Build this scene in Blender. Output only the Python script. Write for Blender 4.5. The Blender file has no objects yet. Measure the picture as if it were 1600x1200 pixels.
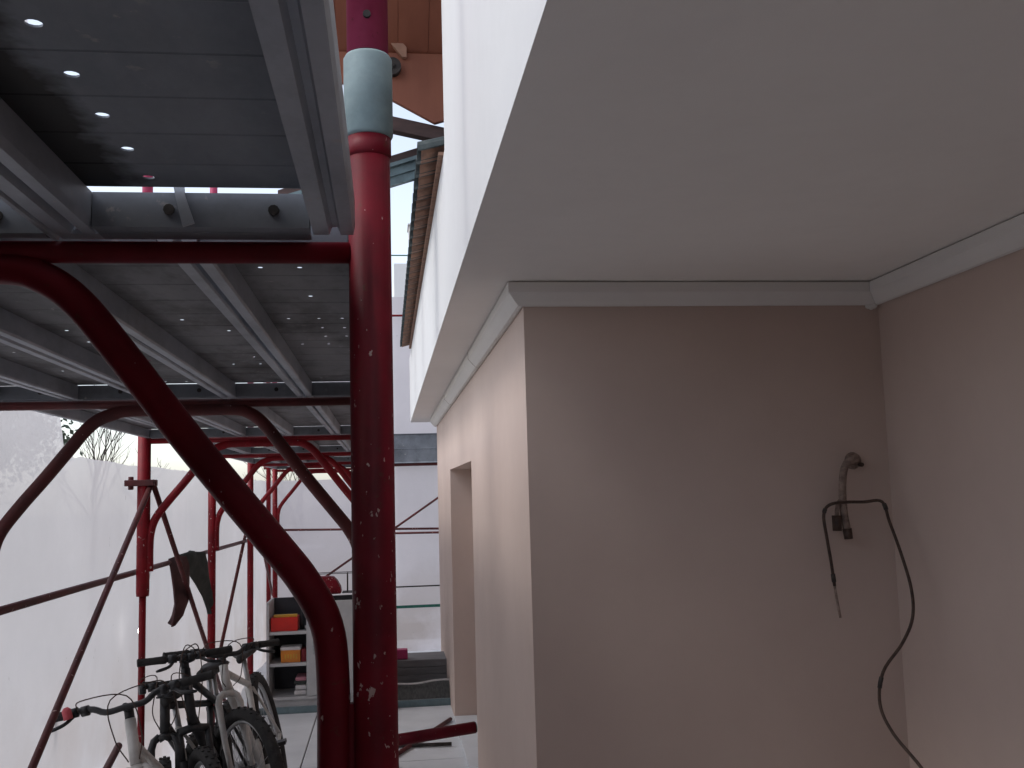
import bpy, math, random
from mathutils import Vector, Matrix, noise
random.seed(7)
R = math.radians
EYE = 1.72            # height of the lens; everything below is measured from the lens and lifted by EYE at the end
FL = -EYE             # floor

# ------------------------------------------------------------------ camera
sc = bpy.context.scene
cam_d = bpy.data.cameras.new('camera'); cam = bpy.data.objects.new('camera', cam_d)
sc.collection.objects.link(cam); sc.camera = cam
cam_d.sensor_width = 36.0; cam_d.lens = 36.0 * 1550 / 1600
cam_d.clip_start = 0.05; cam_d.clip_end = 500
YAW, PITCH, ROLL = 7.34, 6.24, 1.6
cam.matrix_world = Matrix.Translation((0, 0, 0)) @ Matrix.Rotation(R(-YAW), 4, 'Z') @ \
    Matrix.Rotation(R(90 + PITCH), 4, 'X') @ Matrix.Rotation(R(-ROLL), 4, 'Z')

# ------------------------------------------------------------------ sky and sun
SUN_EL, SUN_AZ = 52, 264      # azimuth: clockwise from +Y
world = bpy.data.worlds.new('World'); sc.world = world; world.use_nodes = True
wn = world.node_tree.nodes; wl = world.node_tree.links
bg = wn['Background']
sky = wn.new('ShaderNodeTexSky'); sky.sky_type = 'NISHITA'; sky.sun_disc = False
sky.sun_elevation = R(SUN_EL); sky.sun_rotation = R(SUN_AZ)
sky.air_density = 1.0; sky.dust_density = 1.6; sky.ozone_density = 1.0
hs = wn.new('ShaderNodeHueSaturation'); hs.inputs['Saturation'].default_value = 0.52
wl.new(sky.outputs[0], hs.inputs['Color']); wl.new(hs.outputs[0], bg.inputs[0])
bg.inputs[1].default_value = 0.15
sun_d = bpy.data.lights.new('sun', 'SUN'); sun_d.energy = 0.5; sun_d.angle = R(20); sun_d.color = (1, .975, .95)
sun = bpy.data.objects.new('sun', sun_d); sc.collection.objects.link(sun)
az, el = R(SUN_AZ), R(SUN_EL)
sdir = Vector((math.sin(az) * math.cos(el), math.cos(az) * math.cos(el), math.sin(el)))
sun.rotation_euler = sdir.to_track_quat('Z', 'Y').to_euler()

sc.view_settings.view_transform = 'Standard'; sc.view_settings.look = 'None'
sc.view_settings.gamma = 1; sc.view_settings.use_curve_mapping = False
sc.view_settings.exposure = 0.95
sc.render.engine = 'CYCLES'; sc.cycles.use_denoising = True
sc.cycles.max_bounces = 10; sc.cycles.diffuse_bounces = 6; sc.cycles.transmission_bounces = 6; sc.cycles.transparent_max_bounces = 10

C = sc.collection

# ------------------------------------------------------------------ materials
def lerp(nt, fac, a, b):
    m = nt.nodes.new('ShaderNodeMix'); m.data_type = 'RGBA'
    if fac is not None: nt.links.new(fac, m.inputs[0])
    for s, v in ((6, a), (7, b)):
        if isinstance(v, tuple): m.inputs[s].default_value = (*v, 1)
        else: nt.links.new(v, m.inputs[s])
    return m.outputs[2]
def ntex(nt, scale, detail=4, rough=.55, co=None, vec_scale=None):
    n = nt.nodes.new('ShaderNodeTexNoise'); n.inputs['Scale'].default_value = scale
    n.inputs['Detail'].default_value = detail; n.inputs['Roughness'].default_value = rough
    if co is not None:
        if vec_scale:
            mp = nt.nodes.new('ShaderNodeMapping'); mp.inputs['Scale'].default_value = vec_scale
            nt.links.new(co, mp.inputs[0]); co = mp.outputs[0]
        nt.links.new(co, n.inputs['Vector'])
    return n.outputs['Fac']
def ramp(nt, fac, a, b):
    r = nt.nodes.new('ShaderNodeMapRange'); r.inputs[1].default_value = a; r.inputs[2].default_value = b
    nt.links.new(fac, r.inputs[0]); return r.outputs[0]
def mul(nt, a, b):
    m = nt.nodes.new('ShaderNodeMath'); m.operation = 'MULTIPLY'; nt.links.new(a, m.inputs[0])
    if isinstance(b, (int, float)): m.inputs[1].default_value = b
    else: nt.links.new(b, m.inputs[1])
    return m.outputs[0]
def base(name, color, rough=.6, metal=0.0, spec=.5):
    m = bpy.data.materials.new(name); m.use_nodes = True; nt = m.node_tree; p = nt.nodes['Principled BSDF']
    p.inputs['Base Color'].default_value = (*color, 1); p.inputs['Roughness'].default_value = rough
    p.inputs['Metallic'].default_value = metal; p.inputs['Specular IOR Level'].default_value = spec
    co = nt.nodes.new('ShaderNodeNewGeometry').outputs['Position']
    return m, nt, p, co
def bump(nt, p, h, strength=.3, dist=.002):
    b = nt.nodes.new('ShaderNodeBump'); b.inputs['Strength'].default_value = strength; b.inputs['Distance'].default_value = dist
    nt.links.new(h, b.inputs['Height']); nt.links.new(b.outputs[0], p.inputs['Normal'])
def mottled(name, c1, c2, scale=6, rough=.6, metal=0.0, bs=.3, bd=.002, bscale=None, spec=.4, vs=None):
    m, nt, p, co = base(name, c1, rough, metal, spec)
    f = ntex(nt, scale, 6, .6, co, vs)
    nt.links.new(lerp(nt, ramp(nt, f, .35, .65), c1, c2), p.inputs['Base Color'])
    if bs: bump(nt, p, ntex(nt, bscale or scale * 6, 5, .6, co), bs, bd)
    return m

def plaster(name, c1, c2, rough=.85):
    m, nt, p, co = base(name, c1, rough, 0, .25)
    f = ntex(nt, 1.3, 5, .6, co); g = ntex(nt, 14, 3, .6, co)
    c = lerp(nt, ramp(nt, f, .3, .7), c1, c2)
    c = lerp(nt, mul(nt, ramp(nt, g, .45, .8), .12), c, tuple(v * .8 for v in c1))
    nt.links.new(c, p.inputs['Base Color'])
    b1 = nt.nodes.new('ShaderNodeBump'); b1.inputs['Strength'].default_value = .35; b1.inputs['Distance'].default_value = .010
    nt.links.new(ntex(nt, 3.2, 3, .5, co, (1, 1, .6)), b1.inputs['Height'])
    b2 = nt.nodes.new('ShaderNodeBump'); b2.inputs['Strength'].default_value = .3; b2.inputs['Distance'].default_value = .0016
    nt.links.new(ntex(nt, 230, 4, .7, co), b2.inputs['Height']); nt.links.new(b1.outputs[0], b2.inputs['Normal']); nt.links.new(b2.outputs[0], p.inputs['Normal'])
    return m
def paint(name, c1, c2, chips=.5, splat=(.50, .36, .34), rough=.5, chip_scale=62):
    """weathered tube paint: worn tone, rust and cement splashes that grow denser below the lens height"""
    m, nt, p, co = base(name, c1, rough + .12, 0, .2)
    f = ntex(nt, 9, 5, .65, co)
    col = lerp(nt, ramp(nt, f, .4, .65), c1, c2)
    rust = ramp(nt, ntex(nt, 55, 5, .7, co), .62, .68)
    col = lerp(nt, mul(nt, rust, .6), col, (.09, .035, .02))
    sx = nt.nodes.new('ShaderNodeSeparateXYZ'); nt.links.new(co, sx.inputs[0])
    zm = ramp(nt, sx.outputs[2], EYE + .20, EYE - .05)           # where mixer splashes reached
    big = ramp(nt, ntex(nt, 11, 2, .5, co), .40, .60)
    thr = nt.nodes.new('ShaderNodeMath'); thr.operation = 'MULTIPLY_ADD'
    nt.links.new(mul(nt, zm, big), thr.inputs[0]); thr.inputs[1].default_value = -.115; thr.inputs[2].default_value = .79 - .075 * chips
    n = ntex(nt, chip_scale, 3, .55, co, (1, 1, .75))
    sub = nt.nodes.new('ShaderNodeMath'); sub.operation = 'SUBTRACT'; nt.links.new(n, sub.inputs[0]); nt.links.new(thr.outputs[0], sub.inputs[1])
    fine = nt.nodes.new('ShaderNodeMath'); fine.operation = 'MULTIPLY_ADD'; nt.links.new(mul(nt, zm, ramp(nt, ntex(nt, 17, 3, .6, co), .44, .66)), fine.inputs[0]); fine.inputs[1].default_value = .035 + .085 * chips; fine.inputs[2].default_value = -.757 + .024 * chips
    f2 = nt.nodes.new('ShaderNodeMath'); f2.operation = 'ADD'; nt.links.new(ntex(nt, chip_scale * 1.9, 2, .5, co, (1, 1.3, .6)), f2.inputs[0]); nt.links.new(fine.outputs[0], f2.inputs[1])
    mxx = nt.nodes.new('ShaderNodeMath'); mxx.operation = 'MAXIMUM'; nt.links.new(sub.outputs[0], mxx.inputs[0]); nt.links.new(f2.outputs[0], mxx.inputs[1])
    mask = ramp(nt, mxx.outputs[0], 0, .02)
    col = lerp(nt, mask, col, splat)
    nt.links.new(col, p.inputs['Base Color'])
    rr = nt.nodes.new('ShaderNodeMapRange'); rr.inputs[3].default_value = rough; rr.inputs[4].default_value = .85
    nt.links.new(mask, rr.inputs[0]); nt.links.new(rr.outputs[0], p.inputs['Roughness'])
    bump(nt, p, mask, .6, .0015)
    return m
def galv(name, c1, c2, metal=.55, rough=.5, dark_side=False, dirty=.35):
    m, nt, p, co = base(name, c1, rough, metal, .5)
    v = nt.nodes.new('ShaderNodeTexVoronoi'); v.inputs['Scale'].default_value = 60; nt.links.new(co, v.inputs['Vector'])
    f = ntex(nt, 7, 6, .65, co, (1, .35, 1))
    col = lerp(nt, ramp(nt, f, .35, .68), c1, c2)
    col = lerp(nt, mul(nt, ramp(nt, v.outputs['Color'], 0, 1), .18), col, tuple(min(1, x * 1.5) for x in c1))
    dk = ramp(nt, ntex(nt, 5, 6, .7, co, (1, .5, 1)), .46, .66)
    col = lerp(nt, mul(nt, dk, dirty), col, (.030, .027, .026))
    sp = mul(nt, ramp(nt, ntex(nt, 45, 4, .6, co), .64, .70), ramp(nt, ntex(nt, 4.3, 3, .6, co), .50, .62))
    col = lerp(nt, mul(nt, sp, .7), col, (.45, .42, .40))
    if dark_side:      # turns near black towards one rail of the deck
        sx = nt.nodes.new('ShaderNodeSeparateXYZ'); nt.links.new(co, sx.inputs[0])
        nz = ntex(nt, 16, 4, .6, co)
        ad = nt.nodes.new('ShaderNodeMath'); ad.operation = 'MULTIPLY_ADD'; nt.links.new(nz, ad.inputs[0]); ad.inputs[1].default_value = .10; nt.links.new(sx.outputs[0], ad.inputs[2])
        col = lerp(nt, ramp(nt, ad.outputs[0], -.195, -.225), col, (.012, .012, .012))
    nt.links.new(col, p.inputs['Base Color'])
    bump(nt, p, ntex(nt, 120, 4, .6, co), .15, .001)
    return m

M = {}
M['wall'] = plaster('beige_plaster', (.565, .452, .395), (.50, .395, .345))
M['white_plaster'] = plaster('white_plaster', (.68, .68, .68), (.64, .64, .64))
M['soffit'] = plaster('soffit_plaster', (.84, .81, .775), (.80, .77, .735))
M['cornice'] = plaster('cornice_paint', (.74, .72, .69), (.68, .66, .64), .7)
M['red'] = paint('red_tube_paint', (.175, .006, .016), (.105, .004, .010), .9, chip_scale=85)
M['red_arch'] = paint('red_arch_tube_paint', (.17, .006, .016), (.11, .004, .011), .05, chip_scale=75)
M['red_far'] = paint('bright_red_tube_paint', (.22, .008, .014), (.14, .006, .010), .4, chip_scale=60)
M['lit_red'] = paint('lit_crimson_tube_paint', (.40, .050, .115), (.30, .030, .075), .6)  # upper poles: strong light put into a lighter red
M['brown_tube'] = paint('brown_red_tube_paint', (.12, .030, .030), (.075, .028, .028), .3, chip_scale=50)
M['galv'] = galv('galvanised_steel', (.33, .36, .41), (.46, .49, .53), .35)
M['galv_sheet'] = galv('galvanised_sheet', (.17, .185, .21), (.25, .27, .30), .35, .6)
M['galv_sheet_dark_side'] = galv('dark_sided_galvanised_sheet', (.20, .225, .26), (.30, .325, .36), .3, .6, dark_side=True, dirty=.2)
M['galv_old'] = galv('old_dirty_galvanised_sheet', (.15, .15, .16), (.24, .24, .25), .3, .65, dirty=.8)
M['collar'] = galv('bright_galvanised_collar', (.15, .215, .23), (.31, .40, .41), .1, .72, dirty=.30)
M['dark_metal'] = mottled('dark_metal', (.03, .028, .027), (.07, .06, .055), 30, .6, .4)
M['concrete'] = mottled('pale_concrete_slab', (.66, .68, .70), (.57, .59, .61), 3, .8, bscale=120, bs=.3)
M['ground'] = mottled('earth_ground', (.20, .18, .15), (.14, .13, .10), .6, .95, bscale=8, bs=.5, bd=.02)
M['timber'] = mottled('orange_timber', (.30, .105, .062), (.25, .085, .050), 4, .6, bs=.15, vs=(3, 1, .6))
M['timber_edge'] = mottled('pale_timber_edge', (.40, .22, .15), (.32, .17, .12), 8, .6)
M['dark_timber'] = mottled('dark_timber_beam', (.10, .060, .055), (.065, .042, .040), 9, .7, vs=(1, 5, 5))
M['gutter'] = galv('grey_green_gutter', (.13, .19, .21), (.18, .25, .27), .3, .5)
M['terracotta'] = mottled('terracotta_tile', (.34, .19, .13), (.20, .12, .09), 25, .85, bs=.4)
M['shaded_tile'] = mottled('shaded_cover_tile', (.035, .05, .055), (.07, .085, .085), 25, .8)  # shade on the cover tiles put into a dark teal colour
M['cabinet'] = mottled('grey_cabinet_paint', (.50, .50, .50), (.42, .42, .425), 7, .6)
M['cabinet_dark'] = mottled('cabinet_inside', (.06, .062, .07), (.04, .042, .05), 7, .7)
M['red_plastic'] = mottled('red_card', (.62, .022, .012), (.50, .018, .012), 10, .5)
M['orange_card'] = mottled('orange_card', (.66, .22, .025), (.55, .18, .03), 10, .6)
M['maroon'] = mottled('maroon_card', (.20, .008, .015), (.15, .008, .012), 10, .5)
M['yellow'] = mottled('yellow_paint', (.62, .36, .04), (.5, .28, .05), 10, .5)
M['paper'] = mottled('white_paper', (.60, .58, .57), (.5, .48, .48), 20, .8)
M['pink_cloth'] = mottled('pink_cloth', (.50, .22, .26), (.4, .18, .22), 20, .9)
M['magenta'] = mottled('magenta_box', (.42, .03, .13), (.3, .02, .09), 10, .5)
M['rag'] = mottled('dark_green_cloth', (.035, .042, .040), (.06, .068, .062), 14, .95, bscale=300)
M['rag_brown'] = mottled('brown_cloth', (.10, .045, .045), (.06, .03, .032), 14, .95, bscale=300)
M['rubber'] = mottled('tyre_rubber', (.018, .018, .019), (.035, .033, .032), 30, .85)
M['black'] = mottled('black_paint', (.012, .013, .015), (.03, .03, .033), 30, .4)
M['bike_white'] = mottled('white_bicycle_paint', (.62, .62, .60), (.52, .51, .49), 20, .35)
M['alloy'] = mottled('brushed_alloy', (.42, .43, .44), (.32, .33, .34), 40, .4, .7)
M['pink_tape'] = mottled('pink_plastic', (.60, .10, .12), (.5, .08, .10), 20, .5)
M['saddle'] = mottled('black_vinyl', (.015, .015, .016), (.03, .03, .03), 30, .6)
M['old_pipe'] = mottled('taped_grey_pipe', (.34, .26, .22), (.15, .105, .085), 45, .85, bs=.8, bd=.004)
M['cable'] = mottled('black_cable', (.035, .020, .016), (.075, .045, .032), 60, .6)
M['pale_wall'] = plaster('neighbour_render', (.60, .57, .56), (.55, .52, .51))
M['roof_white'] = plaster('neighbour_white', (.80, .79, .78), (.75, .74, .74))
M['green_rope'] = mottled('green_strap', (.02, .12, .085), (.015, .09, .07), 30, .7)
M['board'] = mottled('grey_board', (.20, .20, .205), (.15, .15, .155), 6, .75, vs=(1, 6, 6))
M['net_heap'] = mottled('dark_net_heap', (.055, .058, .058), (.11, .11, .105), 25, .9, bs=.6, bd=.004, vs=(3, 1, 1))
M['bark'] = mottled('bark', (.10, .08, .07), (.06, .05, .045), 20, .9)

def leaf_mat():
    m, nt, p, co = base('leaf', (.05, .07, .05), .7)
    f = ntex(nt, 2.0, 3, .5, co)
    nt.links.new(lerp(nt, ramp(nt, f, .3, .7), (.04, .06, .04), (.09, .11, .075)), p.inputs['Base Color'])
    return m
M['leaf'] = leaf_mat()

def sheet_mat(name, col, opaque, dirt=(.50, .42, .38), weave=0):
    m = bpy.data.materials.new(name); m.use_nodes = True; nt = m.node_tree
    for n in list(nt.nodes): nt.nodes.remove(n)
    out = nt.nodes.new('ShaderNodeOutputMaterial'); co = nt.nodes.new('ShaderNodeNewGeometry').outputs['Position']
    f = ntex(nt, 1.1, 5, .6, co); g = ntex(nt, 6, 4, .6, co)
    c = lerp(nt, ramp(nt, f, .3, .7), col, tuple(v * .88 for v in col))
    sx = nt.nodes.new('ShaderNodeSeparateXYZ'); nt.links.new(co, sx.inputs[0])
    low = mul(nt, ramp(nt, sx.outputs[2], 1.15, .35), ramp(nt, f, .34, .58))     # mud thrown up from the ground
    c = lerp(nt, mul(nt, low, .75), c, dirt)
    sp = ramp(nt, ntex(nt, 22, 3, .6, co, (1, 1, .5)), .725, .75)
    c = lerp(nt, mul(nt, sp, .55), c, (.35, .32, .32))
    d = nt.nodes.new('ShaderNodeBsdfDiffuse'); t = nt.nodes.new('ShaderNodeBsdfTranslucent'); tr = nt.nodes.new('ShaderNodeBsdfTransparent')
    nt.links.new(c, d.inputs[0]); nt.links.new(c, t.inputs[0])
    b = nt.nodes.new('ShaderNodeBump'); b.inputs['Strength'].default_value = .4; b.inputs['Distance'].default_value = .01
    nt.links.new(g, b.inputs['Height']); nt.links.new(b.outputs[0], d.inputs['Normal']); nt.links.new(b.outputs[0], t.inputs['Normal'])
    mx = nt.nodes.new('ShaderNodeMixShader'); mx.inputs[0].default_value = .55
    nt.links.new(d.outputs[0], mx.inputs[1]); nt.links.new(t.outputs[0], mx.inputs[2])
    m2 = nt.nodes.new('ShaderNodeMixShader'); m2.inputs[0].default_value = opaque
    if weave:
        w = nt.nodes.new('ShaderNodeTexWave'); w.bands_direction = 'Z'; w.inputs['Scale'].default_value = weave; w.inputs['Distortion'].default_value = .6
        nt.links.new(co, w.inputs['Vector'])
        mr = nt.nodes.new('ShaderNodeMapRange'); mr.inputs[3].default_value = opaque - .03; mr.inputs[4].default_value = min(1, opaque + .03)
        nt.links.new(w.outputs['Fac'], mr.inputs[0]); nt.links.new(mr.outputs[0], m2.inputs[0])
    nt.links.new(tr.outputs[0], m2.inputs[1]); nt.links.new(mx.outputs[0], m2.inputs[2]); nt.links.new(m2.outputs[0], out.inputs[0])
    return m
M['sheet'] = sheet_mat('white_plastic_sheet', (.71, .69, .71), .90)
M['sheet_near'] = sheet_mat('white_plastic_sheet_near', (.70, .69, .71), .84)
M['sheet_end'] = sheet_mat('pinkish_debris_net', (.80, .74, .76), .90, weave=26)

# ------------------------------------------------------------------ mesh builder
class MB:
    def __init__(s): s.v = []; s.f = []; s.sm = []
    def add(s, vs, fs, smooth=False):
        o = len(s.v); s.v += [Vector(v) for v in vs]; s.f += [tuple(o + i for i in f) for f in fs]; s.sm += [smooth] * len(fs); return s
    def box(s, a, b, rot=None, about=None):
        (x0, y0, z0), (x1, y1, z1) = a, b
        vs = [Vector(p) for p in ((x0,y0,z0),(x1,y0,z0),(x1,y1,z0),(x0,y1,z0),(x0,y0,z1),(x1,y0,z1),(x1,y1,z1),(x0,y1,z1))]
        if rot is not None:
            c = Vector(about) if about else sum(vs, Vector()) / 8
            vs = [rot @ (v - c) + c for v in vs]
        return s.add(vs, [(0,3,2,1),(4,5,6,7),(0,1,5,4),(1,2,6,5),(2,3,7,6),(3,0,4,7)])
    def tube(s, pts, r, n=12, cap=True, smooth=True):
        pts = [Vector(p) for p in pts]; m = len(pts)
        rs = list(r) if isinstance(r, (list, tuple)) else [r] * m
        t0 = (pts[1] - pts[0]).normalized()
        u = t0.orthogonal().normalized(); rings = []; prev = t0
        for i, p in enumerate(pts):
            t = ((pts[min(i+1, m-1)] - p).normalized() + (p - pts[max(i-1, 0)]).normalized())
            t = t.normalized() if t.length > 1e-6 else prev
            q = prev.rotation_difference(t); u = q @ u; u = (u - t * u.dot(t)).normalized(); w = t.cross(u); prev = t
            rings.append([p + (u * math.cos(a) + w * math.sin(a)) * rs[i] for a in (2*math.pi*k/n for k in range(n))])
        o = len(s.v)
        for g in rings: s.v += g
        for i in range(m - 1):
            for k in range(n):
                k2 = (k + 1) % n
                s.f.append((o+i*n+k, o+i*n+k2, o+(i+1)*n+k2, o+(i+1)*n+k)); s.sm.append(smooth)
        if cap:
            s.f.append(tuple(o + k for k in reversed(range(n)))); s.f.append(tuple(o + (m-1)*n + k for k in range(n))); s.sm += [False, False]
        return s
    def ring(s, c, axis, rad, r, n=40, k=8):
        axis = Vector(axis).normalized(); u = axis.orthogonal().normalized(); w = axis.cross(u); c = Vector(c); o = len(s.v)
        for i in range(n):
            a = 2*math.pi*i/n; d = u*math.cos(a) + w*math.sin(a)
            for j in range(k):
                b = 2*math.pi*j/k; s.v.append(c + d*(rad + r*math.cos(b)) + axis*(r*math.sin(b)))
        for i in range(n):
            for j in range(k):
                i2, j2 = (i+1) % n, (j+1) % k
                s.f.append((o+i*k+j, o+i2*k+j, o+i2*k+j2, o+i*k+j2)); s.sm.append(True)
        return s
    def prism(s, poly, d):
        """closed polygon (3D points, planar) pushed along vector d"""
        poly = [Vector(p) for p in poly]; d = Vector(d); n = len(poly)
        fs = [tuple(reversed(range(n))), tuple(range(n, 2*n))] + [(i, (i+1) % n, n + (i+1) % n, n + i) for i in range(n)]
        return s.add(poly + [p + d for p in poly], fs)
    def sweep(s, prof, rows):
        """prof count n; rows = list of point lists"""
        n = len(prof); o = len(s.v)
        for r_ in rows: s.v += [Vector(p) for p in r_]
        for i in range(len(rows) - 1):
            for k in range(n):
                k2 = (k + 1) % n; s.f.append((o+i*n+k, o+i*n+k2, o+(i+1)*n+k2, o+(i+1)*n+k)); s.sm.append(False)
        s.f.append(tuple(o + k for k in reversed(range(n)))); s.f.append(tuple(o + (len(rows)-1)*n + k for k in range(n))); s.sm += [False, False]
        return s
def curve(pts, step=6):
    """Catmull-Rom through the points"""
    P = [Vector(p) for p in pts]; P = [P[0]*2 - P[1]] + P + [P[-1]*2 - P[-2]]; out = []
    for i in range(1, len(P) - 2):
        a, b, c, d = P[i-1:i+3]
        for k in range(step):
            t = k / step
            out.append(.5*((2*b) + (c-a)*t + (2*a-5*b+4*c-d)*t*t + (3*b-a-3*c+d)*t**3))
    out.append(P[-2]); return out

def obj(name, mb, mat, parent=None, bevel=0, label=None):
    me = bpy.data.meshes.new(name); me.from_pydata([tuple(v) for v in mb.v], [], mb.f)
    me.polygons.foreach_set('use_smooth', mb.sm); me.validate(); me.update()
    me.materials.append(M[mat] if isinstance(mat, str) else mat)
    o = bpy.data.objects.new(name, me); C.objects.link(o)
    if parent: o.parent = parent
    if bevel:
        b = o.modifiers.new('bevel', 'BEVEL'); b.width = bevel; b.segments = 2; b.limit_method = 'ANGLE'; b.angle_limit = R(40)
    if label: o['label'] = label
    return o
def tag(o, label=None, cat=None, group=None, kind=None):
    if label: o['label'] = label
    if cat: o['category'] = cat
    if group: o['group'] = group
    if kind: o['kind'] = kind
    return o
def thing(name, label, cat, group=None):
    o = bpy.data.objects.new(name, None); o.empty_display_size = .1; C.objects.link(o)
    return tag(o, label, cat, group)
def kids(o): return [c for c in bpy.data.objects if c.parent == o]
def settle(o):
    """move the origin of a thing built in place to the middle of its base"""
    def pts(x):
        r_ = [Vector(v.co) for v in x.data.vertices] if x.type == 'MESH' else []
        for c in kids(x): r_ += [c.location + p for p in pts(c)]
        return r_
    P = pts(o)
    lo = Vector([min(p[i] for p in P) for i in range(3)]); hi = Vector([max(p[i] for p in P) for i in range(3)])
    b = Vector(((lo.x+hi.x)/2, (lo.y+hi.y)/2, lo.z))
    if o.type == 'MESH': o.data.transform(Matrix.Translation(-b))
    for c in kids(o): c.location = c.location - b
    o.location = b; return o
def copy_tree(o, parent=None):
    c = o.copy(); C.objects.link(c)
    if parent: c.parent = parent
    for ch in kids(o): copy_tree(ch, c)
    return c
def single(name, mb, mat, label, cat, group=None, bevel=0):
    o = obj(name, mb, mat, None, bevel); tag(o, label, cat, group); return settle(o)

# ================================================================== THE SETTING
g = MB().box((-150, -120, FL - .5), (150, 180, FL - .03))
tag(obj('ground', g, 'ground'), kind='structure', label='bare earth ground around the building site')
pv = MB().box((-1.95, -5, FL - .08), (2.6, 8.40, FL - .012))
pav = tag(obj('pavement', pv, 'dark_metal'), kind='structure', label='pale concrete paving under the scaffold')
xs = [-1.93, -.574, .75, 2.58]; ys = [8.392 - 1.66 * k for k in range(8, -1, -1)]
for i in range(3):
    for j in range(len(ys) - 1):
        s = MB().box((xs[i] + .004, ys[j] + .004, FL - .05), (xs[i+1] - .004, ys[j+1] - .004, FL + random.uniform(-.001, .001)))
        obj('paving_slab', s, 'concrete', pav, .003)
# raised step at the far end of the walkway
stp = tag(obj('step', MB().box((-1.6, 8.43, FL - .05), (2.6, 11.9, FL + .043)), 'concrete'), kind='structure', label='low raised concrete step across the far end')
obj('step_edging', MB().box((-1.6, 8.402, FL - .05), (2.6, 8.428, FL + .049)), 'gutter', stp, .003)

# ================================================================== THE HOUSE
house = thing('house', 'beige rendered house with white balcony soffit and recessed porch', 'building')
W, FY, RX = .50, 3.50, 1.857           # side wall plane, alcove back plane, alcove right plane
SZ = .75                               # soffit
DX0, DX1, DZ = 5.87, 7.85, .193        # doorway
B_ = FL - .1
wall = MB()
wall.prism([(W, FY, B_), (RX, FY, B_), (RX, FY + .3, B_), (W + .3, FY + .3, B_), (W + .3, DX0, B_), (W, DX0, B_)], (0, 0, SZ - B_))
wall.box((W, DX0, DZ), (W + .3, DX1, SZ)); wall.box((W, DX1, B_), (W + .3, 9.78, SZ))
obj('wall', wall, 'wall', house)
obj('wall', MB().box((RX, -2.2, B_), (RX + .3, FY + .3, SZ)), 'wall', house)
obj('wall', MB().prism([(W, -5, B_), (W + .3, -5, B_), (W + .3, -1.2, B_), (RX, -1.2, B_), (RX, -.9, B_), (W, -.9, B_)], (0, 0, SZ - B_)), 'wall', house)
obj('light_block_wall', MB().box((-2.2, -5.3, B_), (W + .3, -5.01, 1.0)), 'wall', house)  # unseen wall added across the walkway to cut light from behind
obj('door_leaf', MB().box((W + .22, DX0 + .002, FL + .03), (W + .27, DX1 - .002, DZ - .002)), 'wall', house)
obj('door_sill', MB().box((W - .012, DX0 + .002, FL - .02), (W + .30, DX1 - .002, FL + .028)), 'concrete', house, .004)
# soffit, slightly uneven as hand-floated render
so = MB(); nx, ny = 14, 90; o0 = 0
for j in range(ny + 1):
    for i in range(nx + 1):
        x = .255 + (RX + .3 - .255) * i / nx; y = -5 + (15.3) * j / ny
        z = SZ - (.0025 * abs(noise.noise((x * 1.5, y * .9, 3))) if i else 0)
        so.v.append(Vector((x, y, z)))
for j in range(ny):
    for i in range(nx):
        a = j*(nx+1)+i; so.f.append((a, a+nx+1, a+nx+2, a+1)); so.sm.append(True)
so.box((.26, -5, SZ + .02), (RX + .3, 10.29, SZ + .22))
obj('soffit', so, 'soffit', house)
# fascia with a faintly wavy lower arris
fa = MB(); n = 60
rows = []
for j in range(n + 1):
    y = 3.935 + (10.3 - 3.935) * j / n; w = 0
    rows.append([(.255 + w, y, SZ + .0003), (.42, y, SZ + .0003), (.42, y, 1.405), (.255 + w, y, 1.405)])
fa.sweep([0]*4, rows)
obj('parapet', fa, 'white_plaster', house)
fb = MB(); rows = []
for j in range(n + 1):
    y = -5 + (3.935 + 5) * j / n; w = 0
    rows.append([(.255 + w, y, SZ + .0003), (.5, y, SZ + .0003), (.5, y, 5.2), (.255 + w, y, 5.2)])
fb.sweep([0]*4, rows)
obj('upper_wall', fb, 'white_plaster', house)
obj('upper_wall', MB().box((.5, -5, SZ + .25), (3.2, 3.93, 5.2)), 'white_plaster', house)
# cornice under the soffit, mitred round the corner
prof = [(0, .668), (.010, .664), (.022, .667), (.036, .680), (.052, .700), (.060, .708), (.061, .742), (.056, .7465), (0, .7465)]
def cor(name, f0, f1):
    m = MB(); m.sweep(prof, [[f0(d, z) for d, z in prof], [f1(d, z) for d, z in prof]]); obj(name, m, 'cornice', house)
cor('cornice', lambda d, z: (W - d, 9.79, z), lambda d, z: (W - d, FY - d, z))
cor('cornice', lambda d, z: (W - d, FY - d, z), lambda d, z: (RX - d - .0015, FY - d, z))
cor('cornice', lambda d, z: (RX - d, FY - d - .0015, z), lambda d, z: (RX - d, -.9, z))
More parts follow.
